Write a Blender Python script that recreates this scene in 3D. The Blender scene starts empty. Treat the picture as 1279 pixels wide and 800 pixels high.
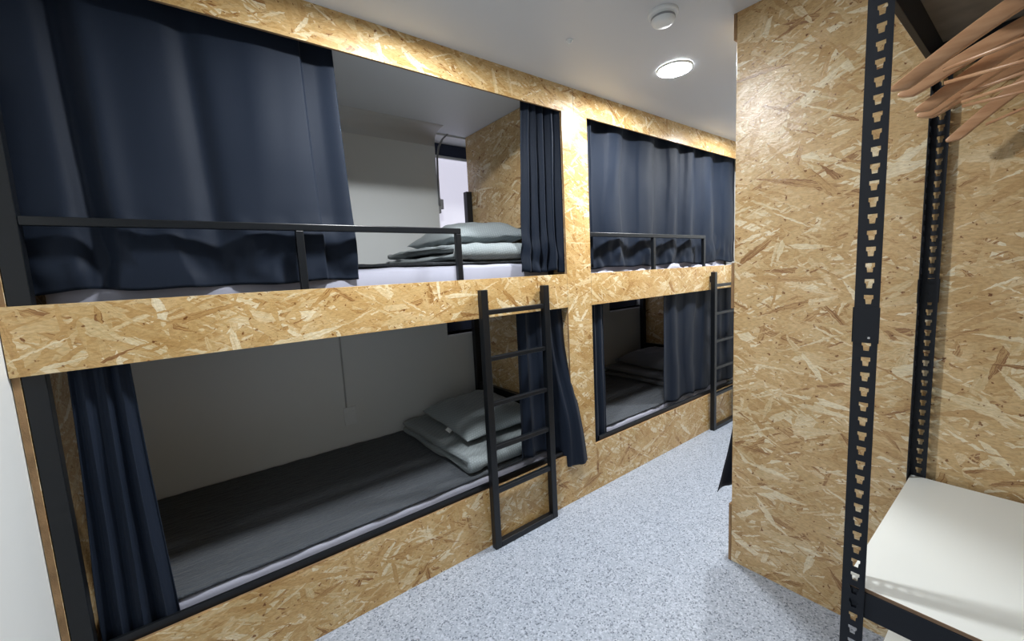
import bpy, bmesh, math, random
from mathutils import Vector, Matrix, noise

sc = bpy.context.scene
C = sc.collection
R = random.Random(7)

# ------------------------------------------------------------------ camera
F_PX = 514.4
RIGHT = Vector((0.790939, -0.609814, -0.050413))
DOWN = Vector((-0.109695, -0.060257, -0.992137))
FWD = Vector((0.601982, 0.79025, -0.114553))
cam_data = bpy.data.cameras.new('camera')
cam_data.sensor_fit = 'HORIZONTAL'
cam_data.sensor_width = 36.0
cam_data.lens = F_PX / 1279 * 36.0
cam_data.clip_start = 0.02
cam = bpy.data.objects.new('camera', cam_data)
C.objects.link(cam)
m = Matrix.Identity(4)
for i, v in enumerate((RIGHT, -DOWN, -FWD)):
    for j in range(3):
        m[j][i] = v[j]
m.translation = (0, -1.68, 1.396)
cam.matrix_world = m
sc.camera = cam

# ------------------------------------------------------------------ world, exposure
w = bpy.data.worlds.new('world'); sc.world = w; w.use_nodes = True
w.node_tree.nodes['Background'].inputs[0].default_value = (0.6, 0.65, 0.75, 1)
w.node_tree.nodes['Background'].inputs[1].default_value = 0.3
vs = sc.view_settings
vs.view_transform = 'Standard'
try: vs.look = 'None'
except Exception: pass
vs.gamma = 1.0
vs.use_curve_mapping = False
vs.exposure = 1.2
LAMP = 212.0                       # radiance of the ceiling LED panels
LAMP_COL = (0.97, 0.99, 1.0)
LAMPS = [(2.075, -0.44), (0.75, -0.47), (3.38, -0.44)]

# ------------------------------------------------------------------ materials
def new_mat(name):
    mt = bpy.data.materials.new(name); mt.use_nodes = True
    nt = mt.node_tree
    return mt, nt, nt.nodes['Principled BSDF']
def N(nt, kind, **kw):
    n = nt.nodes.new(kind)
    for k, v in kw.items(): setattr(n, k, v)
    return n
def setin(n, **kw):
    for k, v in kw.items(): n.inputs[k].default_value = v
def mathn(nt, op, a, b=None):
    n = N(nt, 'ShaderNodeMath', operation=op)
    for i, x in enumerate((a, b)):
        if x is None: continue
        if isinstance(x, (int, float)): n.inputs[i].default_value = x
        else: nt.links.new(x, n.inputs[i])
    return n.outputs[0]
def ramp(nt, fac, stops, interp='LINEAR'):
    r = N(nt, 'ShaderNodeValToRGB'); r.color_ramp.interpolation = interp
    el = r.color_ramp.elements
    while len(el) < len(stops): el.new(0.5)
    for e, (p, c) in zip(el, stops):
        e.position = p; e.color = (*c, 1)
    nt.links.new(fac, r.inputs[0])
    return r.outputs[0]
def bump(nt, height, strength, dist, b):
    n = N(nt, 'ShaderNodeBump'); n.inputs['Strength'].default_value = strength; n.inputs['Distance'].default_value = dist
    nt.links.new(height, n.inputs['Height']); nt.links.new(n.outputs[0], b.inputs['Normal'])
def world_pos(nt):
    return N(nt, 'ShaderNodeNewGeometry').outputs['Position']

def plain(name, col, rough=0.5, metal=0.0, grain=0.0, gscale=300.0, sheen=0.0, spec=0.5, var=0.0):
    mt, nt, b = new_mat(name)
    setin(b, **{'Base Color': (*col, 1), 'Roughness': rough, 'Metallic': metal, 'Specular IOR Level': spec})
    if sheen:
        setin(b, **{'Sheen Weight': sheen, 'Sheen Roughness': 0.5})
    if grain or var:
        nz = N(nt, 'ShaderNodeTexNoise'); setin(nz, Scale=gscale, Detail=3.0)
        nt.links.new(world_pos(nt), nz.inputs['Vector'])
        if grain: bump(nt, nz.outputs['Fac'], grain, 0.002, b)
        if var:
            nz2 = N(nt, 'ShaderNodeTexNoise'); setin(nz2, Scale=gscale * 0.06, Detail=4.0)
            nt.links.new(world_pos(nt), nz2.inputs['Vector'])
            c = ramp(nt, nz2.outputs['Fac'], [(0.3, tuple(x * (1 - var) for x in col)), (0.7, tuple(min(1, x * (1 + var)) for x in col))])
            nt.links.new(c, b.inputs['Base Color'])
    return mt

def osb(name, axis, tilt=0.0, seed=0.0, gain=1.0, pale=0.0):
    """oriented strand board: overlapping stretched flakes, the topmost flake wins"""
    mt, nt, b = new_mat(name)
    sep = N(nt, 'ShaderNodeSeparateXYZ'); nt.links.new(world_pos(nt), sep.inputs[0])
    comb = N(nt, 'ShaderNodeCombineXYZ')
    nt.links.new(sep.outputs['X' if axis == 'xz' else 'Y'], comb.inputs[0])
    nt.links.new(sep.outputs['Z'], comb.inputs[1])
    # ragged flake edges
    wn = N(nt, 'ShaderNodeTexNoise', noise_dimensions='2D'); setin(wn, Scale=55.0, Detail=2.0)
    nt.links.new(comb.outputs[0], wn.inputs['Vector'])
    wsub = N(nt, 'ShaderNodeVectorMath', operation='SUBTRACT'); wsub.inputs[1].default_value = (0.5, 0.5, 0.5)
    nt.links.new(wn.outputs['Color'], wsub.inputs[0])
    wsc = N(nt, 'ShaderNodeVectorMath', operation='SCALE'); wsc.inputs['Scale'].default_value = 0.009
    nt.links.new(wsub.outputs[0], wsc.inputs[0])
    wadd = N(nt, 'ShaderNodeVectorMath', operation='ADD')
    nt.links.new(comb.outputs[0], wadd.inputs[0]); nt.links.new(wsc.outputs[0], wadd.inputs[1])
    base = wadd.outputs[0]
    layers = [(0.10, .165, .030), (-.38, .15, .025), (.60, .125, .024), (-.95, .105, .019), (1.25, .09, .018), (.28, .075, .014), (-.12, .17, .016), (-.55, .12, .0075), (.42, .09, .0065)]
    best = None; val = None; edge = None
    for i, (ang, L, W) in enumerate(layers):
        mp = N(nt, 'ShaderNodeMapping', vector_type='POINT')
        mp.inputs['Rotation'].default_value = (0, 0, ang + tilt)
        mp2 = N(nt, 'ShaderNodeMapping', vector_type='POINT')
        mp2.inputs['Scale'].default_value = (1 / L, 1 / W, 1)
        mp2.inputs['Location'].default_value = (3.7 * i + seed, 5.1 * i - seed, 0)
        nt.links.new(base, mp.inputs['Vector']); nt.links.new(mp.outputs[0], mp2.inputs['Vector'])
        v = N(nt, 'ShaderNodeTexVoronoi', voronoi_dimensions='2D', distance='EUCLIDEAN', feature='F1')
        setin(v, Scale=1.0, Randomness=1.0)
        nt.links.new(mp2.outputs[0], v.inputs['Vector'])
        s = N(nt, 'ShaderNodeSeparateColor'); nt.links.new(v.outputs['Color'], s.inputs[0])
        pr, cv = s.outputs[0], s.outputs[1]
        # flake-aligned coordinates travel with the flake's tone so its grain runs along it
        sp_ = N(nt, 'ShaderNodeSeparateXYZ'); nt.links.new(mp2.outputs[0], sp_.inputs[0])
        cb = N(nt, 'ShaderNodeCombineXYZ')
        nt.links.new(sp_.outputs[0], cb.inputs[0])
        nt.links.new(mathn(nt, 'MULTIPLY', sp_.outputs[1], W / .018), cb.inputs[1])
        nt.links.new(cv, cb.inputs[2])
        if best is None:
            best, val = pr, cb.outputs[0]
        else:
            g = mathn(nt, 'GREATER_THAN', pr, best)
            mx = N(nt, 'ShaderNodeMix', data_type='VECTOR')
            nt.links.new(g, mx.inputs[0]); nt.links.new(val, mx.inputs[4]); nt.links.new(cb.outputs[0], mx.inputs[5])
            val = mx.outputs[1]
            best = mathn(nt, 'MAXIMUM', pr, best)
    sv = N(nt, 'ShaderNodeSeparateXYZ'); nt.links.new(val, sv.inputs[0])
    gmap = N(nt, 'ShaderNodeMapping'); gmap.inputs['Scale'].default_value = (0.9, 5.5, 37.0)
    nt.links.new(val, gmap.inputs['Vector'])
    fg = N(nt, 'ShaderNodeTexNoise'); setin(fg, Scale=1.0, Detail=3.0, Roughness=0.6)
    nt.links.new(gmap.outputs[0], fg.inputs['Vector'])
    flake_grain = fg.outputs['Fac']
    val = mathn(nt, 'ADD', sv.outputs[2], mathn(nt, 'MULTIPLY', mathn(nt, 'SUBTRACT', flake_grain, 0.5), 0.55))
    col = ramp(nt, val, [(0.0, (0.30 * gain, 0.145 * gain, 0.052 * gain)), (0.01, (0.42 * gain, 0.235 * gain, 0.088 * gain)), (0.05, (0.54 * gain, 0.335 * gain, 0.130 * gain)),
                         (0.35, (0.61 * gain, 0.405 * gain, 0.175 * gain)), (0.66, (0.655 * gain, 0.46 * gain, 0.22 * gain)), (0.80, (0.70 * gain, 0.53 * gain, 0.29 * gain)), (0.90, (0.78 * gain, 0.64 * gain, 0.40 * gain)), (1.0, (0.84 * gain, 0.74 * gain, 0.53 * gain))])
    # slow drift of tone across the board
    lf = N(nt, 'ShaderNodeTexNoise', noise_dimensions='2D'); setin(lf, Scale=6.0, Detail=3.0)
    nt.links.new(comb.outputs[0], lf.inputs['Vector'])
    lc = ramp(nt, lf.outputs['Fac'], [(0.30, (0.90, 0.85, 0.74)), (0.66, (1.05, 1.05, 1.06))])
    lm = N(nt, 'ShaderNodeMix', data_type='RGBA', blend_type='MULTIPLY'); lm.inputs[0].default_value = 1.0
    nt.links.new(col, lm.inputs[6]); nt.links.new(lc, lm.inputs[7])
    col = lm.outputs[2]
    # grain and specks
    gn = N(nt, 'ShaderNodeTexNoise', noise_dimensions='2D'); setin(gn, Scale=170.0, Detail=3.0, Roughness=0.65)
    gm = N(nt, 'ShaderNodeMapping'); gm.inputs['Rotation'].default_value = (0, 0, tilt); gm.inputs['Scale'].default_value = (0.35, 1, 1)
    nt.links.new(comb.outputs[0], gm.inputs['Vector']); nt.links.new(gm.outputs[0], gn.inputs['Vector'])
    gr = ramp(nt, gn.outputs['Fac'], [(0.25, (0.80, 0.77, 0.72)), (0.62, (1.06, 1.06, 1.06))])
    mm = N(nt, 'ShaderNodeMix', data_type='RGBA', blend_type='MULTIPLY'); mm.inputs[0].default_value = 1.0
    nt.links.new(col, mm.inputs[6]); nt.links.new(gr, mm.inputs[7])
    sp = N(nt, 'ShaderNodeTexNoise', noise_dimensions='2D'); setin(sp, Scale=48.0, Detail=2.0, Roughness=0.6)
    nt.links.new(comb.outputs[0], sp.inputs['Vector'])
    sr = ramp(nt, sp.outputs['Fac'], [(0.24, (0.36, 0.22, 0.14)), (0.30, (1, 1, 1))])
    m2 = N(nt, 'ShaderNodeMix', data_type='RGBA', blend_type='MULTIPLY'); m2.inputs[0].default_value = 1.0
    nt.links.new(mm.outputs[2], m2.inputs[6]); nt.links.new(sr, m2.inputs[7])
    hs = N(nt, 'ShaderNodeHueSaturation'); setin(hs, Saturation=1.0 - pale, Value=1.0 + pale * 0.12)
    nt.links.new(m2.outputs[2], hs.inputs['Color']); nt.links.new(hs.outputs[0], b.inputs['Base Color'])
    setin(b, Roughness=0.24)
    b.inputs['Specular IOR Level'].default_value = 0.45
    h = mathn(nt, 'ADD', best, mathn(nt, 'MULTIPLY', gn.outputs['Fac'], 0.5))
    h = mathn(nt, 'ADD', h, mathn(nt, 'MULTIPLY', val, 0.5))
    h = mathn(nt, 'ADD', h, mathn(nt, 'MULTIPLY', flake_grain, 0.55))
    bump(nt, h, 0.42, 0.0016, b)
    return mt

def floor_mat():
    mt, nt, b = new_mat('speckled_vinyl')
    P = world_pos(nt)
    v = N(nt, 'ShaderNodeTexVoronoi', voronoi_dimensions='2D'); setin(v, Scale=180.0, Randomness=1.0)
    nt.links.new(P, v.inputs['Vector'])
    s = N(nt, 'ShaderNodeSeparateColor'); nt.links.new(v.outputs['Color'], s.inputs[0])
    c = ramp(nt, s.outputs[0], [(0.0, (0.12, 0.145, 0.185)), (0.08, (0.19, 0.22, 0.275)), (0.18, (0.33, 0.375, 0.45)), (0.7, (0.38, 0.425, 0.51)), (0.95, (0.51, 0.56, 0.645))])
    nt.links.new(c, b.inputs['Base Color'])
    setin(b, Roughness=0.42)
    return mt

def fabric(name, col, kind='plain', scale=1.0, rough=0.85, sheen=0.15, strength=0.4, spec=0.25):
    mt, nt, b = new_mat(name)
    setin(b, **{'Base Color': (*col, 1), 'Roughness': rough, 'Sheen Weight': sheen, 'Specular IOR Level': spec})
    P = world_pos(nt)
    if kind == 'waffle':
        x = N(nt, 'ShaderNodeTexVoronoi', distance='CHEBYCHEV'); setin(x, Scale=95.0 * scale, Randomness=0.0)
        mp = N(nt, 'ShaderNodeMapping'); mp.inputs['Rotation'].default_value = (0.3, 0.2, 0.78)
        nt.links.new(P, mp.inputs['Vector']); nt.links.new(mp.outputs[0], x.inputs['Vector'])
        bump(nt, x.outputs['Distance'], strength, 0.004, b)
        c = ramp(nt, x.outputs['Distance'], [(0.2, tuple(k * 1.12 for k in col)), (0.55, tuple(k * 0.72 for k in col))])
        nt.links.new(c, b.inputs['Base Color'])
    elif kind == 'quilt':
        mp = N(nt, 'ShaderNodeMapping'); mp.inputs['Scale'].default_value = (9, 48, 1)
        nt.links.new(P, mp.inputs['Vector'])
        nz = N(nt, 'ShaderNodeTexNoise'); setin(nz, Scale=1.0, Detail=4.0, Roughness=0.65, Distortion=0.6)
        nt.links.new(mp.outputs[0], nz.inputs['Vector'])
        bump(nt, nz.outputs['Fac'], strength, 0.03, b)
    else:
        nz = N(nt, 'ShaderNodeTexNoise'); setin(nz, Scale=420.0 * scale, Detail=2.0)
        nt.links.new(P, nz.inputs['Vector'])
        bump(nt, nz.outputs['Fac'], strength * 0.4, 0.001, b)
    return mt

def emit(name, col, strength):
    mt, nt, b = new_mat(name)
    setin(b, **{'Base Color': (0.8, 0.8, 0.8, 1), 'Emission Color': (*col, 1), 'Emission Strength': strength})
    return mt

def wood_mat():
    mt, nt, b = new_mat('hanger_wood')
    mp = N(nt, 'ShaderNodeMapping'); mp.inputs['Scale'].default_value = (40, 6, 40)
    nt.links.new(world_pos(nt), mp.inputs['Vector'])
    nz = N(nt, 'ShaderNodeTexNoise'); setin(nz, Scale=2.0, Detail=3.0)
    nt.links.new(mp.outputs[0], nz.inputs['Vector'])
    c = ramp(nt, nz.outputs['Fac'], [(0.3, (0.46, 0.235, 0.115)), (0.7, (0.62, 0.36, 0.20))])
    nt.links.new(c, b.inputs['Base Color'])
    setin(b, Roughness=0.32)
    return mt

M = dict(
    osb_front=osb('strand_board_front', 'xz', 0.15, 0.0),
    osb_side=osb('strand_board_side', 'yz', 0.05, 11.3, pale=0.08),
    osb_edge=plain('strand_board_edge', (0.30, 0.18, 0.085), 0.8, grain=0.6, gscale=240, var=0.35),
    floor=floor_mat(),
    ceiling=plain('ceiling_paint', (0.66, 0.685, 0.72), 0.55, grain=0.05, gscale=90),
    wall=plain('white_wallpaper', (0.76, 0.785, 0.785), 0.6, grain=0.08, gscale=260),
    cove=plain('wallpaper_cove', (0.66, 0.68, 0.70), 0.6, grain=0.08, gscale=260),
    black=plain('black_steel', (0.006, 0.0075, 0.010), 0.34, metal=0.0, grain=0.05, gscale=400, spec=0.4),
    rack=plain('navy_black_steel', (0.006, 0.009, 0.016), 0.5, grain=0.05, gscale=400, spec=0.4),
    curtain=fabric('navy_curtain', (0.0078, 0.0138, 0.0275), 'plain', rough=0.62, sheen=0.04, strength=0.5, spec=0.18),
    sheet=fabric('lavender_sheet', (0.40, 0.41, 0.50), 'plain', rough=0.8, sheen=0.1),
    pad=fabric('charcoal_quilted_pad', (0.066, 0.077, 0.092), 'quilt', rough=0.7, strength=0.8),
    bedding=fabric('grey_waffle_cloth', (0.26, 0.30, 0.315), 'waffle', rough=0.75, sheen=0.2),
    bedding_dark=fabric('charcoal_cloth', (0.125, 0.13, 0.145), 'plain', rough=0.8, sheen=0.2),
    white=plain('white_plastic', (0.80, 0.83, 0.84), 0.4, grain=0.02),
    duct=plain('duct_plastic', (0.42, 0.43, 0.43), 0.5, grain=0.02),
    grey=plain('grey_plastic', (0.30, 0.31, 0.33), 0.5, grain=0.02),
    navy=plain('navy_frame', (0.014, 0.024, 0.060), 0.45, grain=0.03),
    deck=plain('white_laminate', (0.78, 0.81, 0.79), 0.38, grain=0.02, gscale=120),
    deck_under=plain('raw_board', (0.22, 0.19, 0.15), 0.8, grain=0.2, var=0.15),
    deck_edge=plain('raw_board_edge', (0.24, 0.15, 0.09), 0.8, grain=0.3, var=0.2),
    steel=plain('bright_steel', (0.6, 0.6, 0.6), 0.25, metal=1.0, grain=0.02),
    lamp=emit('led_diffuser', LAMP_COL, LAMP),
    pane=emit('frosted_daylit_pane', (0.80, 0.79, 0.95), 0.32),
    hanger=wood_mat(),
)

# ------------------------------------------------------------------ object helpers
ORG = {}
def thing(name, label, cat, loc, group=None, kind=None):
    o = bpy.data.objects.new(name, None); C.objects.link(o)
    o.empty_display_size = 0.05
    o.location = loc; ORG[o.name] = Vector(loc)
    if kind: o['kind'] = kind
    o['label'] = label; o['category'] = cat
    if group: o['group'] = group
    return o
def tag(o, label, cat, group=None):
    o['label'] = label; o['category'] = cat
    if group: o['group'] = group
    return o
def obj(name, bm, mats, parent=None, smooth=False, bevel=0.0, base=False, solid=0.0, segs=2):
    """bm in world coordinates -> one mesh object with its origin at its own middle"""
    lo = Vector((1e9,) * 3); hi = -lo
    for v in bm.verts:
        for k in range(3):
            lo[k] = min(lo[k], v.co[k]); hi[k] = max(hi[k], v.co[k])
    c = (lo + hi) / 2
    if base: c.z = lo.z
    for v in bm.verts: v.co -= c
    me = bpy.data.meshes.new(name)
    bmesh.ops.recalc_face_normals(bm, faces=bm.faces)
    bm.to_mesh(me); bm.free()
    for mt in (mats if isinstance(mats, (list, tuple)) else [mats]): me.materials.append(mt)
    o = bpy.data.objects.new(name, me); C.objects.link(o)
    ORG[o.name] = c
    if parent is not None:
        o.parent = parent; o.location = c - ORG[parent.name]
    else:
        o.location = c
    if smooth:
        for p in me.polygons: p.use_smooth = True
    if solid:
        md = o.modifiers.new('thickness', 'SOLIDIFY'); md.thickness = solid; md.offset = 0
    if bevel:
        md = o.modifiers.new('bevel', 'BEVEL'); md.width = bevel; md.segments = segs; md.limit_method = 'ANGLE'
        md.harden_normals = False
    return o
def struct(name, bm, mats, parent=None, **kw):
    o = obj(name, bm, mats, parent, **kw)
    if parent is None: o['kind'] = 'structure'
    return o
def B(*boxes, bm=None, mi=0):
    bm = bm or bmesh.new()
    for (x0, x1, y0, y1, z0, z1) in boxes:
        vs_ = [bm.verts.new(p) for p in ((x0, y0, z0), (x1, y0, z0), (x1, y1, z0), (x0, y1, z0), (x0, y0, z1), (x1, y0, z1), (x1, y1, z1), (x0, y1, z1))]
        for f in ((0, 3, 2, 1), (4, 5, 6, 7), (0, 1, 5, 4), (1, 2, 6, 5), (2, 3, 7, 6), (3, 0, 4, 7)):
            fc = bm.faces.new([vs_[k] for k in f]); fc.material_index = mi
    return bm
def board(name, box, axis, parent=None, struct_=False):
    """strand board: faces across the thin axis show flakes, the rest is raw edge"""
    bm = B(box)
    for f in bm.faces:
        f.normal_update()
        n = f.normal
        big = abs(n.y) > .5 if axis == 'xz' else abs(n.x) > .5
        f.material_index = 0 if big else 1
    mats = [M['osb_front'] if axis == 'xz' else M['osb_side'], M['osb_edge']]
    return (struct if struct_ else obj)(name, bm, mats, parent, bevel=0.0007, segs=1)
def lathe(profile, loc, n=40, axis_down=True, bm=None):
    bm = bm or bmesh.new()
    rings = []
    for r, z in profile:
        if r <= 1e-6:
            rings.append([bm.verts.new((loc[0], loc[1], loc[2] + z))])
        else:
            rings.append([bm.verts.new((loc[0] + r * math.cos(2 * math.pi * k / n), loc[1] + r * math.sin(2 * math.pi * k / n), loc[2] + z)) for k in range(n)])
    for a, b_ in zip(rings, rings[1:]):
        for k in range(n):
            k2 = (k + 1) % n
            if len(a) == 1 and len(b_) == 1: continue
            if len(a) == 1: bm.faces.new((a[0], b_[k], b_[k2]))
            elif len(b_) == 1: bm.faces.new((a[k], a[k2], b_[0]))
            else: bm.faces.new((a[k], a[k2], b_[k2], b_[k]))
    return bm
def tube(pts, r, n=10, bm=None, cap=True):
    bm = bm or bmesh.new()
    pts = [Vector(p) for p in pts]
    rings = []
    for i, p in enumerate(pts):
        d = (pts[min(i + 1, len(pts) - 1)] - pts[max(i - 1, 0)]).normalized()
        a = d.orthogonal().normalized() if i == 0 else (rings_a - d * rings_a.dot(d)).normalized()
        rings_a = a; b_ = d.cross(a)
        rings.append([bm.verts.new(p + a * r * math.cos(2 * math.pi * k / n) + b_ * r * math.sin(2 * math.pi * k / n)) for k in range(n)])
    for A, B_ in zip(rings, rings[1:]):
        for k in range(n): bm.faces.new((A[k], A[(k + 1) % n], B_[(k + 1) % n], B_[k]))
    if cap: bm.faces.new(rings[0][::-1]); bm.faces.new(rings[-1])
    return bm
def copy_tree(o, parent=None, delta=None):
    c = o.copy(); C.objects.link(c); c.parent = parent
    if delta is not None: c.location = o.location + Vector(delta)
    for ch in list(o.children):
        if ch.name in bpy.data.objects: copy_tree(ch, c)
    return c
def nz(x, y, z=0.0): return noise.noise(Vector((x, y, z)))
def lerp(a, b, t): return a + (b - a) * t
def sst(a, b, x):
    t = min(1, max(0, (x - a) / (b - a))); return t * t * (3 - 2 * t)

# ------------------------------------------------------------------ key measures (metres)
ZC = 2.396                      # ceiling
XL = -0.42                      # left wall face
YB = 1.0                        # wall behind the bunks
XE = 4.06                       # far end of the aisle
YF = -3.1                       # wall behind the camera
XP = 1.863                      # face of the strand-board partition
Z_BASE, Z_MID0, Z_MID1, Z_TOP = 0.306, 1.183, 1.374, 2.258
PX2 = 3.945
BX0, BX1, CX1, DX = -0.418, 1.690, 1.892, 3.82    # bay 1 left / right, centre post right, bay 2 right

# ------------------------------------------------------------------ the room shell
struct('floor', B((XL - .1, XE + .1, YF - .1, YB + .3, -0.06, 0)), M['floor'])
struct('ceiling', B((XL - .1, XE + .1, YF - .1, YB + .3, ZC, ZC + .06)), M['ceiling'])
struct('wall_left', B((XL - .1, XL, YF, YB + .3, 0, ZC)), M['wall'])
W1 = (1.44, 2.10); W2 = (3.28, 3.95); WZ = (0.965, 2.383)
struct('wall_back', B((XL, W1[0], YB, YB + .3, 0, ZC), (W1[0], W1[1], YB, YB + .3, 0, WZ[0]), (W1[0], W1[1], YB, YB + .3, WZ[1], ZC),
                      (W1[1], W2[0], YB, YB + .3, 0, ZC), (W2[0], W2[1], YB, YB + .3, 0, WZ[0]), (W2[0], W2[1], YB, YB + .3, WZ[1], ZC),
                      (W2[1], XE, YB, YB + .3, 0, ZC)), M['wall'])
struct('wall_end', B((XE, XE + .1, YF, YB + .3, 0, ZC)), M['wall'])
struct('wall_front', B((XL, XE, YF - .1, YF, 0, ZC)), M['wall'])
board('wall_right', (XP, XP + .018, YF, -0.843, 0, ZC), 'yz', struct_=True)
# loose wallpaper bridging the corner of ceiling and back wall
bm = bmesh.new()
ys = [(0.85, 2.3955), (0.90, 2.392), (0.95, 2.380), (0.985, 2.355), (0.999, 2.30)]
pr = [[bm.verts.new((x, y, z)) for (y, z) in ys] for x in (-.40, 1.437)]
for a in range(len(ys) - 1): bm.faces.new((pr[0][a], pr[0][a + 1], pr[1][a + 1], pr[1][a]))
cv = struct('trim_1', bm, M['cove'], smooth=True, solid=0.0012)
bm = bmesh.new()                 # its free end curls away from the wall
strip = [(1.440, 0.992, 1.90), (1.441, 0.990, 2.10), (1.443, 0.985, 2.22), (1.450, 0.965, 2.29), (1.466, 0.935, 2.335), (1.492, 0.905, 2.365)]
for k in range(len(strip) - 1):
    a, b_ = strip[k], strip[k + 1]
    bm.faces.new([bm.verts.new(p) for p in ((a[0] - .006, a[1], a[2]), (a[0] + .008, a[1] - .004, a[2]), (b_[0] + .008, b_[1] - .004, b_[2]), (b_[0] - .006, b_[1], b_[2]))])
bmesh.ops.remove_doubles(bm, verts=bm.verts, dist=1e-5)
obj('paper_edge', bm, M['grey'], cv, smooth=True, solid=0.002)

def window(name, x0, x1):
    yw = YB + .16
    e = bpy.data.objects.new(name, None); C.objects.link(e); e.location = ((x0 + x1) / 2, yw, WZ[0]); ORG[e.name] = Vector(e.location); e['kind'] = 'structure'
    z0, z1 = WZ
    obj('window_frame', B((x0, x1, yw, yw + .05, z1 - .085, z1), (x0, x1, yw, yw + .05, z0, z0 + .085), (x0, x0 + .02, yw, yw + .05, z0 + .085, z1 - .085), (x1 - .02, x1, yw, yw + .05, z0 + .085, z1 - .085)), M['navy'], e, bevel=.002)
    obj('blind_rail', B((x0 + .02, x1 - .02, yw + .004, yw + .028, z1 - .105, z1 - .085)), M['white'], e, bevel=.003)
    obj('pane', B((x0 + .02, x1 - .02, yw + .02, yw + .03, z0 + .085, z1 - .105)), M['pane'], e)
    obj('window_sill', B((x0, x1, YB - .004, yw, z0 - .018, z0)), M['white'], e, bevel=.003)
    l = obj('window_latch', B((x0, x0 + .022, YB + .004, YB + .03, 1.845, 1.955)), M['grey'], e, bevel=.004)
    obj('latch_lever', B((x0 + .022, x0 + .046, YB + .008, YB + .024, 1.875, 1.945)), M['grey'], l, bevel=.004)
window('window_1', *W1)
window('window_2', *W2)

# ------------------------------------------------------------------ strand-board casing of the bunks
enc = thing('bunk_enclosure', 'pale strand-board casing around the row of bunks along the white wall', 'bunk casing', (1.7, 0.3, 0))
T = .012
XM = 1.785
board('top_board', (BX0, XM - .0008, 0, T, Z_TOP, ZC), 'xz', enc)
board('top_board', (XM + .0008, XE, 0, T, Z_TOP, ZC), 'xz', enc)
board('middle_board', (BX0, BX1 - .0003, 0, T, Z_MID0, Z_MID1), 'xz', enc)
board('middle_board', (CX1 + .0003, PX2, 0, T, Z_MID0 - .004, Z_MID1 - .004), 'xz', enc)
board('base_board', (BX0, XE, 0, T, 0, Z_BASE), 'xz', enc)
board('centre_post', (BX1, CX1, 0, T, Z_BASE, Z_TOP), 'xz', enc)
board('end_post', (PX2, XE, 0, T, Z_BASE, Z_TOP), 'xz', enc)
board('end_panel', (BX0, -.402, T + .001, YB - .004, 0, ZC - .002), 'yz', enc)
board('divider_panel', (1.692, 1.704, T + .001, YB - .004, 0, ZC - .002), 'yz', enc)
board('divider_panel', (DX + .002, DX + .014, .150, YB - .004, 0, ZC - .002), 'yz', enc)
obj('curtain_track', B((-.40, 1.690, .060, .078, ZC - .03, ZC - .001)), M['black'], enc)
obj('curtain_track', B((1.706, PX2, .060, .078, ZC - .03, ZC - .001)), M['black'], enc)
obj('curtain_track', B((-.40, 1.690, .040, .056, 1.195, 1.215)), M['black'], enc)
obj('curtain_track', B((1.706, PX2, .040, .056, 1.195, 1.215)), M['black'], enc)

fas = thing('bunk_fascia', 'strand-board front of the second bunk row seen edge-on past the partition', 'bunk front', (2.9, -0.837, 0))
YP = -.843
board('top_board', (XP, XE, YP + .001, YP + .013, 2.295, ZC), 'xz', fas)
board('middle_board', (XP, XE, YP + .001, YP + .013, 1.192, 1.391), 'xz', fas)
board('base_board', (XP, XE, YP + .001, YP + .013, 0, .281), 'xz', fas)
obj('curtain_track', B((XP + .02, XE, YP - .05, YP - .034, 2.30, 2.33)), M['black'], fas)
obj('curtain_track', B((XP + .02, XE, YP - .05, YP - .034, 1.20, 1.22)), M['black'], fas)

# ------------------------------------------------------------------ black steel bed frames
def bed_frame(x0, x1, label, front_left_y, guard):
    t = thing('bunk_bed_frame', label, 'bed frame', ((x0 + x1) / 2, .5, 0), 'black steel bunk frames')
    bv = .002
    fl = front_left_y
    obj('post', B((x0, x0 + .045, fl, fl + .042, 0, 2.0)), M['black'], t, bevel=bv)
    obj('post', B((x1 - .042, x1, .105, .147, 0, 1.9)), M['black'], t, bevel=bv)
    obj('post', B((x0, x0 + .045, .945, .99, 0, 2.0)), M['black'], t, bevel=bv)
    obj('post', B((x1 - .045, x1, .945, .99, 0, 2.0)), M['black'], t, bevel=bv)
    for z, zt in ((.25, .333), (1.25, 1.335)):
        obj('side_rail', B((x0 + .046, x1, .015, .028, z, zt)), M['black'], t, bevel=bv)
        obj('side_rail', B((x0 + .046, x1 - .046, .965, .99, z, zt - .02)), M['black'], t, bevel=bv)
    obj('bed_base', B((x0 + .05, x1 - .05, .066, .962, .185, .200)), M['deck_under'], t)
    obj('bed_base', B((x0 + .05, x1 - .05, .066, .962, 1.262, 1.278)), M['deck_under'], t)
    for z in (.515, 1.612):
        obj('end_rail', B((x1 - .036, x1 - .002, .148, .944, z, z + .062)), M['black'], t, bevel=bv)
    ga, gb, ups = guard
    g = obj('guard_rail', B((ga, gb, .014, .040, 1.590, 1.615)), M['black'], t, bevel=.003)
    for x in ups:
        obj('guard_upright', B((x - .0135, x + .0135, .0145, .0395, 1.30, 1.590)), M['black'], g, bevel=.003)
    return t
bed_frame(-.400, 1.688, 'black steel bunk bed frame nearest the left wall', .0135, (-.354, 1.018, (.330, 1.0045)))
bed_frame(1.898, 3.812, 'black steel bunk bed frame farther along, past the centre post', .105, (1.893, 3.275, (2.575, 3.262)))

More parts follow.
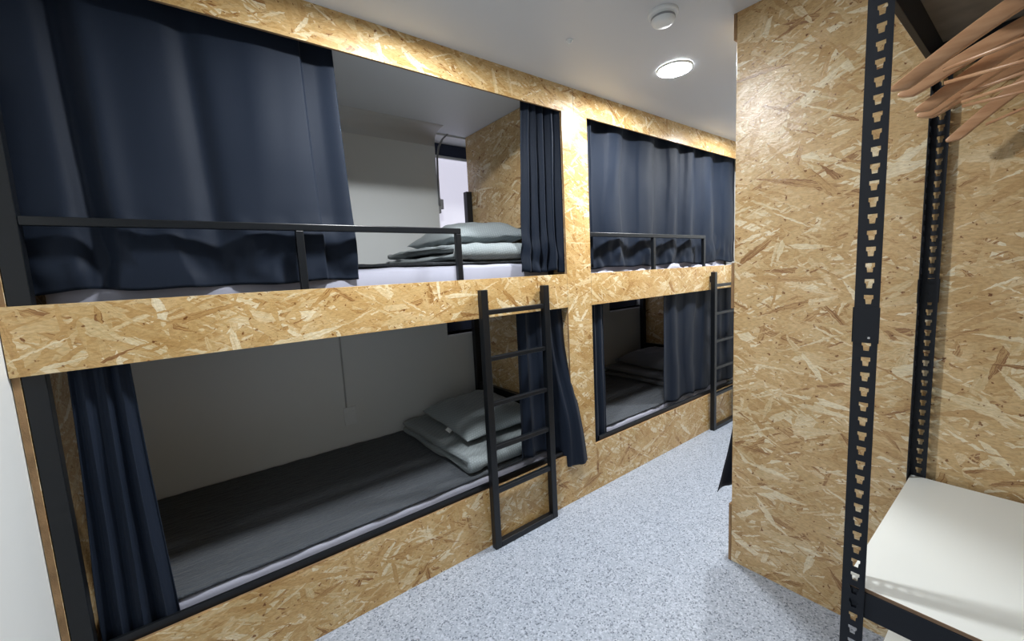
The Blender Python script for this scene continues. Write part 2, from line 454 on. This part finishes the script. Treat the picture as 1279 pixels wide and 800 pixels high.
# ------------------------------------------------------------------ mattresses and pads
def soft_slab(x0, x1, y0, y1, z0, z1, amp, seed, nx=60, ny=26, r=.02, freq=5.0, drape=0.0):
    """closed slab with a rounded rim and gentle unevenness"""
    bm = bmesh.new()
    prof = [(0, z0 + r * .3), (-.0, z0 + r)]
    hs = (z1 - z0)
    lev = [(r * .6, z0), (0, z0 + min(r, hs * .35)), (0, z0 + hs * .55), (0, z1 - min(r, hs * .35)), (r * .30, z1 - r * .10), (r, z1)]
    per = []
    for i in range(nx): per.append((lerp(x0, x1, i / nx), y0, 0, -1))
    for i in range(ny): per.append((x1, lerp(y0, y1, i / ny), 1, 0))
    for i in range(nx): per.append((lerp(x1, x0, i / nx), y1, 0, 1))
    for i in range(ny): per.append((x0, lerp(y1, y0, i / ny), -1, 0))
    cx, cy = (x0 + x1) / 2, (y0 + y1) / 2
    rings = []
    for li, (ins, z) in enumerate(lev):
        ring = []
        for (x, y, a, b_) in per:
            sx = (x1 - x0 - 2 * ins) / (x1 - x0); sy = (y1 - y0 - 2 * ins) / (y1 - y0)
            X, Y = cx + (x - cx) * sx, cy + (y - cy) * sy
            d = amp * nz(X * freq * 1.6 + seed, Y * freq, z * 14) if 0 < li else 0
            ring.append(bm.verts.new((X + a * d * .8, Y + b_ * d * .8, z + (d * .6 if li >= 3 else 0))))
        rings.append(ring)
    n = len(per)
    for A, B_ in zip(rings, rings[1:]):
        for k in range(n): bm.faces.new((A[k], A[(k + 1) % n], B_[(k + 1) % n], B_[k]))
    # top grid
    ins = lev[-1][0]
    grid = {}
    top = rings[-1]
    for j in range(ny + 1):
        for i in range(nx + 1):
            if j == 0: v = top[i]
            elif i == nx: v = top[nx + j]
            elif j == ny: v = top[2 * nx + ny - i - ny + 0 + (ny) - 0 - (ny - ny)] if False else top[nx + ny + (nx - i)]
            elif i == 0: v = top[2 * nx + ny + (ny - j)]
            else:
                X = lerp(x0 + ins, x1 - ins, i / nx); Y = lerp(y0 + ins, y1 - ins, j / ny)
                v = bm.verts.new((X, Y, z1 + amp * .6 * nz(X * freq * 1.6 + seed, Y * freq, z1 * 14)))
            grid[i, j] = v
    for j in range(ny):
        for i in range(nx):
            bm.faces.new((grid[i, j], grid[i + 1, j], grid[i + 1, j + 1], grid[i, j + 1]))
    bm.faces.new(rings[0][::-1])
    return bm
BEDS = [('lower', 'lower bunk nearest the left wall', -.345, 1.635, .066, .202, .338),
        ('upper', 'upper bunk nearest the left wall', -.345, 1.635, .100, 1.279, 1.447),
        ('lower', 'lower bunk past the centre post', 1.955, 3.755, .066, .202, .338),
        ('upper', 'upper bunk past the centre post', 1.955, 3.755, .100, 1.279, 1.447)]
for k, (lv, where, x0, x1, y0, z0, z1) in enumerate(BEDS):
    o = obj('mattress', soft_slab(x0, x1, y0, .955, z0, z1, .007, k * 7.0, freq=7), M['sheet'], smooth=True, base=True)
    tag(o, 'mattress in a lavender-grey sheet on the ' + where, 'mattress', 'bunk mattresses')
    o = obj('mattress_pad', soft_slab(x0 + .004, x1 - .004, y0 + .002, .985, z1 + .005, z1 + .018, .006, k * 5.0 + 2, r=.006, freq=9, nx=90, ny=44), M['pad'], smooth=True, base=True)
    tag(o, 'thin charcoal quilted pad over the mattress of the ' + where, 'mattress pad', 'charcoal mattress pads')

# ------------------------------------------------------------------ pillows and folded duvets
def pillow_bm(c, a, b_, h, rz, tilt=(0, 0), seed=0.0, n=34):
    bm = bmesh.new()
    rot = Matrix.Rotation(rz, 4, 'Z') @ Matrix.Rotation(tilt[0], 4, 'X') @ Matrix.Rotation(tilt[1], 4, 'Y')
    g = {}
    for s in (1, -1):
        for i in range(n + 1):
            for j in range(n + 1):
                if s == -1 and (i in (0, n) or j in (0, n)):
                    g[s, i, j] = g[1, i, j]; continue
                u, v = math.sin((i / n - .5) * math.pi), math.sin((j / n - .5) * math.pi)
                t = max(0, (1 - abs(u) ** 3.4)) ** .62 * max(0, (1 - abs(v) ** 3.4)) ** .62
                x = a * u * (1 - .05 * (1 - v * v)); y = b_ * v * (1 - .05 * (1 - u * u))
                z = s * h * t * (1.0 if s > 0 else .55)
                wr = .016 * nz(x * 8 + seed, y * 8, s) + .010 * nz(x * 20 + seed, y * 17, 3 + s)
                p = Vector((x, y, z + wr * (.35 + .65 * t)))
                g[s, i, j] = bm.verts.new(rot @ p + Vector(c))
    for s in (1, -1):
        for i in range(n):
            for j in range(n):
                f = (g[s, i, j], g[s, i + 1, j], g[s, i + 1, j + 1], g[s, i, j + 1])
                bm.faces.new(f if s > 0 else f[::-1])
    return bm
def duvet_bm(x0, x1, y0, y1, zb, h, layers=2, seed=0.0, skew=0.0, sag=0.0, nx=44):
    """sheet folded back on itself; the folds face the aisle"""
    hw = h * .46
    path = []
    for L in range(layers):
        z = zb + h * (L + .5)
        rng = [i / 14 for i in range(15)]
        if L % 2 == 1: rng = rng[::1]
        for s in rng:
            y = lerp(y1, y0 + h * .9, s) if L % 2 == 0 else lerp(y0 + h * .9, y1, s)
            path.append((y, z))
        if L < layers - 1:
            for a in range(1, 8):
                th = math.pi * a / 8
                cx = (y0 + h * .9) if L % 2 == 0 else y1
                sgn = -1 if L % 2 == 0 else 1
                path.append((cx + sgn * math.sin(th) * h * .5 * 1.3, z + h * .5 - math.cos(th) * h * .5))
    n = len(path)
    nor = []
    for i in range(n):
        a, b_ = path[max(i - 1, 0)], path[min(i + 1, n - 1)]
        dy, dz = b_[0] - a[0], b_[1] - a[1]; l = math.hypot(dy, dz)
        nor.append((-dz / l, dy / l))
    bm = bmesh.new(); rings = []
    for k in range(nx + 1):
        s = k / nx; e = abs(2 * s - 1)
        w = hw * max(.25, (1 - e ** 26)) ** .5
        ring = []
        for side in (1, -1):
            idx = range(n) if side == 1 else range(n - 1, -1, -1)
            for i in idx:
                y, z = path[i]
                x = lerp(x0, x1, s) + skew * (y - y0) + .018 * nz(y * 6 + seed, z * 9, 5.0)
                ee = min(i, n - 1 - i) / 2.5
                wi = w * min(1, .7 + .3 * min(1, ee))
                d = wi + .014 * nz(x * 7 + seed, y * 7 + side, z * 9) * (1 if i not in (0, n - 1) else .3) + .006 * nz(x * 21, y * 15 + seed, z * 20)
                d = min(d, h * .495)
                ring.append(bm.verts.new((x, y + nor[i][0] * d * side, max(zb + .0005, z + nor[i][1] * d * side))))
        rings.append(ring)
    m_ = len(rings[0])
    for A, B_ in zip(rings, rings[1:]):
        for k in range(m_): bm.faces.new((A[k], A[(k + 1) % m_], B_[(k + 1) % m_], B_[k]))
    bm.faces.new(rings[0][::-1]); bm.faces.new(rings[-1])
    return bm
def bedding(x0, x1, zt, tagside, where, mat, seed, pil_c, pil, duv_y=(.085, .93)):
    d = obj('folded_duvet', duvet_bm(x0, x1, duv_y[0], duv_y[1], zt, .046, 2, seed, skew=-.02), mat, smooth=True, base=True)
    tag(d, 'grey duvet folded flat under the pillow on the ' + where, 'duvet', 'folded grey duvets')
    a, b_, h, rz, tl = pil
    if tagside:
        p = thing('pillow', 'grey pillow with a small white care tag on the ' + where, 'pillow', (pil_c[0], pil_c[1], zt + .09), 'grey pillows')
        obj('pillow_case', pillow_bm(pil_c, a, b_, h, rz, tl, seed), mat, p, smooth=True)
        obj('care_tag', pillow_bm(tagside, .013, .018, .002, .5, (.5, -.5), 0, 6), M['white'], p)
    else:
        p = obj('pillow', pillow_bm(pil_c, a, b_, h, rz, tl, seed), mat, smooth=True, base=True)
        tag(p, 'grey plump pillow resting on the duvet of the ' + where, 'pillow', 'grey pillows')
bedding(1.03, 1.630, .359, (1.118, .470, .478), 'lower bunk nearest the left wall', M['bedding'], 1.0, (1.375, .535, .500), (.335, .255, .095, 1.50, (-.05, .0)))
bedding(1.02, 1.630, 1.468, None, 'upper bunk nearest the left wall', M['bedding'], 4.0, (1.370, .545, 1.608), (.335, .26, .095, 1.52, (-.04, .0)))
bedding(3.10, 3.735, .359, None, 'lower bunk past the centre post', M['bedding_dark'], 9.0, (3.45, .55, .500), (.335, .255, .095, 1.5, (-.05, .0)))

# ------------------------------------------------------------------ curtains
def curtain(label, xt, xb, zt, zb, y0, pleats, amp, seed, ymin=None, ymax=None, nx=110, nz_=54, fn=None, sharp=.55, wander=.35, rise=0.0, group='navy bunk curtains'):
    bm = bmesh.new(); g = {}
    for j in range(nz_ + 1):
        t = j / nz_
        for i in range(nx + 1):
            s = i / nx
            x = lerp(lerp(xt[0], xt[1], s), lerp(xb[0], xb[1], s), t ** 1.3)
            ph = 2 * math.pi * pleats * (s + wander / max(pleats, 1) * (nz(s * 3.1 + seed, t * .9, seed) + .35 * nz(s * 7 + seed, t * 2.2, 9)))
            A = lerp(amp[0], amp[1], t) * (.75 + .5 * nz(s * pleats * .7 + seed, 2.0 + t * .5))
            c = math.sin(ph)
            y = y0 + A * (math.copysign(abs(c) ** sharp, c) * .75 + .25 * c)
            x += A * .55 * math.sin(2 * ph) * .6
            zbot = zb + rise * nz(s * 9 + seed, 7.7)
            z = lerp(zt, zbot, t)
            y += .004 * nz(x * 12, z * 5, seed)
            if fn: x, y, z = fn(x, y, z, s, t)
            if ymin is not None: y = max(y, ymin + .0006 * (i % 2))
            if ymax is not None: y = min(y, ymax)
            g[i, j] = bm.verts.new((x, y, z))
    for j in range(nz_):
        for i in range(nx): bm.faces.new((g[i, j], g[i + 1, j], g[i + 1, j + 1], g[i, j + 1]))
    o = obj('curtain', bm, M['curtain'], smooth=True, solid=.0025, base=True)
    return tag(o, label, 'curtain', group)

# upper bay 1, drawn over the left half: broad cloth with one turned-back fold near its free edge
def f1(x, y, z, s, t):
    y = .080 - .008 * sst(.6, .8, t) + .016 * nz(x * 4.2 + 3, z * .7, 1.0) + .007 * nz(x * 9, z * 2.0, 4.0)
    y += .030 * math.exp(-((x + .245 - .03 * t) / .030) ** 2)                       # shadowed groove
    y -= .010 * math.exp(-((x + .185 - .03 * t) / .035) ** 2)
    y += .022 * math.exp(-((x - .055 - .035 * t) / .035) ** 2) * (.5 + .5 * t)
    k = .405 + .02 * t
    y += .024 * sst(k, k + .006, x) - .014 * sst(k + .05, k + .12, x)               # turned-back fold
    q = sst(.72, .86, t)                                                            # bunched over the sheet
    y += q * (.016 * nz(x * 8 + 1, z * 6, 2.0) + .012 * nz(x * 17, z * 13, 6.0)) - q * .006
    z += q * .016 * nz(x * 6, 3.0, 1.0)
    y = min(y, lerp(.14, .098, sst(.62, .8, t)))
    return x, y, z
curtain('navy curtain drawn across the left half of the upper bunk nearest the left wall', (-.398, .527), (-.385, .552), 2.375, 1.402, .07, 3, (.01, .01), 1.0, ymin=.059, nx=200, nz_=90, fn=f1)
# upper bay 1, gathered at the right
def f2(x, y, z, s, t):
    q = sst(.70, .95, t)
    y += q * .030 * nz(x * 13 + 2, z * 10, 1.0) - q * .008
    z += .012 * q * nz(x * 20, 1.0, 5.0)
    y -= .036 * sst(.72, 1.0, s)
    return x, y, z
curtain('navy curtain gathered in narrow folds at the right end of the near upper bunk', (1.455, 1.688), (1.405, 1.6885), 2.375, 1.392, .060, 4.6, (.015, .024), 2.0, ymin=.0165, ymax=.092, nx=150, nz_=60, fn=f2, wander=.2)
# lower bay 1, gathered at the left
curtain('navy curtain gathered against the left post of the near lower bunk', (-.318, -.182), (-.345, -.150), 1.195, .235, .046, 3.4, (.010, .020), 3.0, ymin=.0305, ymax=.0625, nx=110, nz_=50, wander=.2)
# lower bay 1, right, its outer edge kicked out over the casing
def f4(x, y, z, s, t):
    q = sst(.15, .85, t) * sst(.55, .80, s)
    y -= q * .075
    z += (1 - sst(.50, .68, s)) * sst(.2, 1, t) * .125
    return x, y, z
curtain('navy curtain behind the near ladder with its edge hanging out over the centre post', (1.345, 1.682), (1.335, 1.790), 1.195, .238, .044, 4.2, (.011, .015), 4.0, ymax=.0625, nx=140, nz_=54, fn=f4)
# bay 2
curtain('narrow gathered navy curtain just right of the centre post in the far lower bunk', (1.912, 2.055), (1.905, 2.065), 1.195, .262, .046, 2.4, (.010, .013), 5.0, ymin=.0305, ymax=.0625, nx=70, nz_=40)
curtain('navy curtain half closing the far lower bunk beside the far ladder', (2.735, 3.935), (2.720, 3.935), 1.195, .352, .046, 5.5, (.012, .015), 6.0, ymin=.0305, ymax=.0625, nx=150, nz_=44, rise=.02)
def f7(x, y, z, s, t):
    q = sst(.74, .9, t)
    y += q * (.020 * nz(x * 9 + 3, z * 7, 2.0) + .012 * nz(x * 19, z * 12, 6.0))
    z += q * .020 * max(-.6, nz(x * 7, 3.0, 8.0))
    k = sst(.62, .80, t)
    y = min(max(y, lerp(.022, .046, k)), lerp(.135, .0965, k))
    return x, y, z
curtain('navy curtain closed across the upper bunk past the centre post', (1.995, 3.938), (1.985, 3.938), 2.375, 1.400, .076, 6.3, (.028, .024), 7.5, nx=240, nz_=70, fn=f7, rise=.012)
curtain('narrow navy curtain end beside the centre post in the far upper bunk', (1.898, 1.975), (1.897, 1.972), 2.375, 1.405, .052, 1.6, (.010, .012), 8.0, ymin=.043, ymax=.066, nx=50, nz_=40)
# crumpled sheet edge peeping out under the closed curtain
bm = bmesh.new(); rows = []
for i in range(261):
    x = lerp(1.985, 3.74, i / 260)
    k = max(0, nz(x * 6.5, 4.2)) ; k2 = max(0, nz(x * 15, 1.7))
    h = .010 + .050 * k + .022 * k2
    rows.append([bm.verts.new(p) for p in ((x, .030, 1.338), (x, .026 + .006 * nz(x * 30, 2.0), 1.352 + h * .5), (x + .008 * nz(x * 11, 5.0), .030 + .012 * nz(x * 24, 9.0), 1.358 + h), (x, .046, 1.358 + h * .9), (x, .0475, 1.338))])
for a, b_ in zip(rows, rows[1:]):
    for q in range(5): bm.faces.new((a[q], a[(q + 1) % 5], b_[(q + 1) % 5], b_[q]))
bm.faces.new(rows[0]); bm.faces.new(rows[-1][::-1])
o = obj('bed_sheet', bm, M['sheet'], smooth=True, base=True)
tag(o, 'crumpled pale sheet edge peeping out under the closed upper curtain', 'sheet')
# second row, past the partition
def f9(x, y, z, s, t):
    return x, y + .112 * max(0, (t - .30) / .70) * (1 - sst(.25, .8, s)), z + .04 * s
curtain('navy curtain poking into the aisle past the bottom of the partition', (1.90, 2.35), (1.885, 2.45), 1.205, .300, -.885, 3.5, (.012, .018), 9.0, nx=90, nz_=44, fn=f9, group='navy curtains of the second row')

# ------------------------------------------------------------------ ladders
def ladder(x0, label):
    t = thing('bunk_ladder', label, 'ladder', (x0 + .218, -.03, 0), 'black steel ladders')
    for x in (x0, x0 + .397):
        obj('stile', B((x, x + .038, -.047, -.012, 0, 1.322)), M['black'], t, bevel=.003)
    for z, h in ((1.200, .024), (.972, .022), (.742, .022), (.516, .024), (.288, .026)):
        obj('rung', B((x0 + .038, x0 + .397, -.043, -.016, z, z + h)), M['black'], t, bevel=.004)
    obj('foot_bar', B((x0 + .038, x0 + .397, -.047, -.012, 0, .032)), M['black'], t, bevel=.003)
    for x in (x0 + .008, x0 + .405):
        obj('mounting_lug', B((x, x + .022, -.012, -.0005, 1.24, 1.29)), M['black'], t)
    return t
l1 = ladder(1.070, 'black steel ladder leaning on the bunk nearest the left wall')
l2 = copy_tree(l1, None, (2.235, 0, 0)); l2['label'] = 'black steel ladder farther down the aisle, half hidden by the partition'

# ------------------------------------------------------------------ socket and cable duct in the near lower bunk
s_ = thing('wall_socket', 'white socket plate on the wall of the near lower bunk', 'socket', (.702, YB - .006, .48))
obj('plate', B((.664, .740, YB - .009, YB - .0005, .485, .600)), M['white'], s_, bevel=.003)
obj('socket_face', B((.678, .726, YB - .0125, YB - .009, .512, .574)), M['white'], s_, bevel=.004)
o = obj('cable_duct', B((.678, .687, YB - .008, YB - .0005, .600, 1.255)), M['duct'], bevel=.002, base=True)
tag(o, 'thin grey cable duct running up the wall from the socket', 'cable duct')

# ------------------------------------------------------------------ ceiling fittings
def downlight(x, y, label):
    t = thing('ceiling_light', label, 'ceiling light', (x, y, ZC), 'round LED ceiling lights')
    obj('trim_ring', lathe([(.080, -.001), (.080, -.010), (.083, -.012), (.088, -.010), (.090, -.001)], (x, y, ZC)), M['white'], t, smooth=True)
    obj('diffuser', lathe([(0, -.0095), (.05, -.0095), (.0795, -.0085), (.0795, -.001)], (x, y, ZC)), M['lamp'], t, smooth=True)
downlight(*LAMPS[0], 'round white LED ceiling light shining above the aisle by the partition')
downlight(*LAMPS[1], 'round LED ceiling light over the aisle in front of the near ladder')
downlight(*LAMPS[2], 'round LED ceiling light far down the aisle, hidden by the partition')
t = thing('smoke_detector', 'round white smoke detector on the ceiling', 'smoke detector', (1.60, -.675, ZC))
obj('base_plate', lathe([(0, -.0005), (.058, -.0005), (.058, -.010), (.054, -.014), (0, -.014)], (1.60, -.675, ZC)), M['white'], t, smooth=False, bevel=.001)
d = obj('dome', lathe([(.045, -.014), (.045, -.032), (.040, -.042), (.028, -.047), (0, -.048)], (1.60, -.675, ZC)), M['white'], t, smooth=True)
obj('vent_slot', lathe([(.0455, -.020), (.0465, -.021), (.0465, -.027), (.0455, -.028)], (1.60, -.675, ZC)), M['grey'], d)
t = thing('ceiling_sensor', 'tiny white ceiling sensor button left of the smoke detector', 'sensor', (1.423, -.332, ZC))
obj('collar', lathe([(.015, -.0005), (.015, -.004), (.010, -.005), (.010, -.0005)], (1.423, -.332, ZC), 18), M['white'], t)
obj('button', lathe([(.0095, -.002), (.008, -.012), (0, -.015)], (1.423, -.332, ZC), 18), M['white'], t, smooth=True)

# ------------------------------------------------------------------ shelving rack
XF, XR = 1.110, 1.842           # front / rear flange planes
YL, YRR = -1.430, -2.330        # left / right ends
rk = thing('shelving_rack', 'black slotted-steel shelving rack with white shelves against the partition', 'shelving rack', ((XF + XR) / 2, (YL + YRR) / 2, 0))
PITCH, WF, HP = .033, .040, 2.079
def flange(bm, f):
    """perforated strip w x HP mapped through f(u, z)"""
    nrow = int(HP / PITCH)
    c = WF * .55
    for r in range(nrow):
        z0 = r * PITCH; z1 = z0 + PITCH
        if .0 <= z0 < .0: pass
        hb, hm, ht = z0 + .007, z0 + .017, z0 + .026
        nb, ntp = .0045, .0078
        L = [(0, z0), (c, z0), (c, hb), (c - nb, hb), (c - nb - .001, hm), (c - ntp, hm + .001), (c - ntp, ht), (c, ht), (c, z1), (0, z1)]
        Rr = [(WF, z0), (c, z0), (c, hb), (c + nb, hb), (c + nb + .001, hm), (c + ntp, hm + .001), (c + ntp, ht), (c, ht), (c, z1), (WF, z1)]
        for P in (L, Rr):
            bm.faces.new([bm.verts.new(f(u, z)) for u, z in P])
def upright(x, y, sx, sy, sleeve_z):
    bm = bmesh.new()
    flange(bm, lambda u, z: (x, y + sy * u, z))
    flange(bm, lambda u, z: (x + sx * u, y, z))
    bmesh.ops.remove_doubles(bm, verts=bm.verts, dist=1e-5)
    p = obj('upright_post', bm, M['rack'], rk, solid=.0022)
    e = .0026
    a, b_ = sorted((y - sy * e, y + sy * (WF + .002))); c, d = sorted((x - sx * e, x - sx * .0012))
    bm = B((c, d, a, b_, sleeve_z, sleeve_z + .075))
    a, b_ = sorted((x - sx * e, x + sx * (WF + .002))); c, d = sorted((y - sy * e, y - sy * .0012))
    B((a, b_, c, d, sleeve_z, sleeve_z + .075), bm=bm)
    sl = obj('joint_sleeve', bm, M['rack'], p)
    xs = sorted((x - sx * .0034, x - sx * e))
    ys_ = y + sy * .026
    obj('rivet', B((xs[0], xs[1], ys_ - .002, ys_ + .002, sleeve_z + .009, sleeve_z + .013)), M['steel'], p)
    return p
upright(XF, YL, 1, -1, 1.212)
upright(XR, YL, -1, -1, 1.236)
upright(XF, YRR, 1, 1, 1.212)
upright(XR, YRR, -1, 1, 1.236)
for zt, hb in ((.647, .062), (2.006, .080), (.205, .062)):
    e = .003
    obj('front_beam', B((XF + e, XF + e + .014, YRR + e, YL - e, zt - hb, zt)), M['rack'], rk, bevel=.0015)
    obj('rear_beam', B((XR - e - .014, XR - e, YRR + e, YL - e, zt - hb, zt)), M['rack'], rk, bevel=.0015)
    obj('side_beam', B((XF + e + .015, XR - e - .015, YL - e - .014, YL - e, zt - hb, zt)), M['rack'], rk, bevel=.0015)
    obj('side_beam', B((XF + e + .015, XR - e - .015, YRR + e, YRR + e + .014, zt - hb, zt)), M['rack'], rk, bevel=.0015)
    bm = B((XF + .004, XR - .004, YRR + .004, YL - .004, zt + .0005, zt + .0095))
    for f in bm.faces:
        f.normal_update()
        f.material_index = 0 if f.normal.z > .5 else (1 if f.normal.z < -.5 else 2)
    obj('shelf_board', bm, [M['deck'], M['deck_under'], M['deck_edge']], rk, bevel=.0008, segs=1)
obj('hanging_rod', tube([(XF + .018, -1.664, 1.945), (XR - .018, -1.664, 1.945)], .010, 14), M['steel'], rk, smooth=True)

# ------------------------------------------------------------------ wooden hangers
def hanger_proto():
    t = thing('coat_hanger', 'x', 'hanger', (0, 0, 0), 'wooden coat hangers')
    half = .236; n = 18
    up, lo = [], []
    for i in range(n + 1):
        s = i / n
        y = s * half
        zt = -.008 - .030 * s - .072 * s ** 1.45           # shoulder line
        th = lerp(.036, .031, s) * math.sqrt(max(.06, 1 - sst(.84, 1.0, s) ** 1.5))
        up.append((y, zt)); lo.append((y, zt - th))
    poly = [(-y, z) for y, z in reversed(up)] + up[1:] + list(reversed(lo)) + [(-y, z) for y, z in lo[1:]]
    bm = bmesh.new()
    # strips, with the arms bowed slightly forward
    cols = []
    for i in range(-n, n + 1):
        k = abs(i); y = up[k][0] * (1 if i >= 0 else -1)
        bow = -.016 * (k / n) ** 2; hw = .0065
        cols.append([bm.verts.new((bow - hw, y, up[k][1])), bm.verts.new((bow + hw, y, up[k][1])), bm.verts.new((bow + hw, y, lo[k][1])), bm.verts.new((bow - hw, y, lo[k][1]))])
    for a, b_ in zip(cols, cols[1:]):
        for q in range(4): bm.faces.new((a[q], a[(q + 1) % 4], b_[(q + 1) % 4], b_[q]))
    bm.faces.new(cols[0]); bm.faces.new(cols[-1][::-1])
    obj('hanger_body', bm, M['hanger'], t, bevel=.003, smooth=True, segs=2)
    obj('trouser_bar', tube([(-.006, -.158, -.112), (-.006, .158, -.112)], .004, 10), M['hanger'], t, smooth=True)
    pts = [(0, 0, -.012), (0, 0, .025)]
    for k in range(0, 13):
        th = math.radians(-60 + k * 22)
        pts.append((0.019 * math.cos(th) * -1 * 0 , .019 * math.cos(th), .048 + .019 * math.sin(th)))
    obj('hook', tube(pts, .0018, 8), M['steel'], t, smooth=True)
    return t
hp = hanger_proto()
HL = [(1.250, .02, -.14, 'wooden coat hanger hanging nearest the front of the shelving rack'),
      (1.415, -.10, .02, 'second wooden coat hanger from the front of the shelving rack'),
      (1.475, .10, -.17, 'third wooden coat hanger from the front of the shelving rack'),
      (1.560, -.06, -.11, 'fourth wooden coat hanger from the front, amid the bunch'),
      (1.680, .08, -.03, 'fifth wooden coat hanger from the front, level with the rear post'),
      (1.775, -.08, -.30, 'rearmost wooden coat hanger, hanging lowest by the strand-board partition')]
for i, (x, rz, rx, lab) in enumerate(HL):
    h = hp if i == 0 else copy_tree(hp)
    h.location = (x, -1.664, 1.945 + .010 - .067 + .0018)
    h.rotation_euler = (rx, 0, rz)
    h['label'] = lab
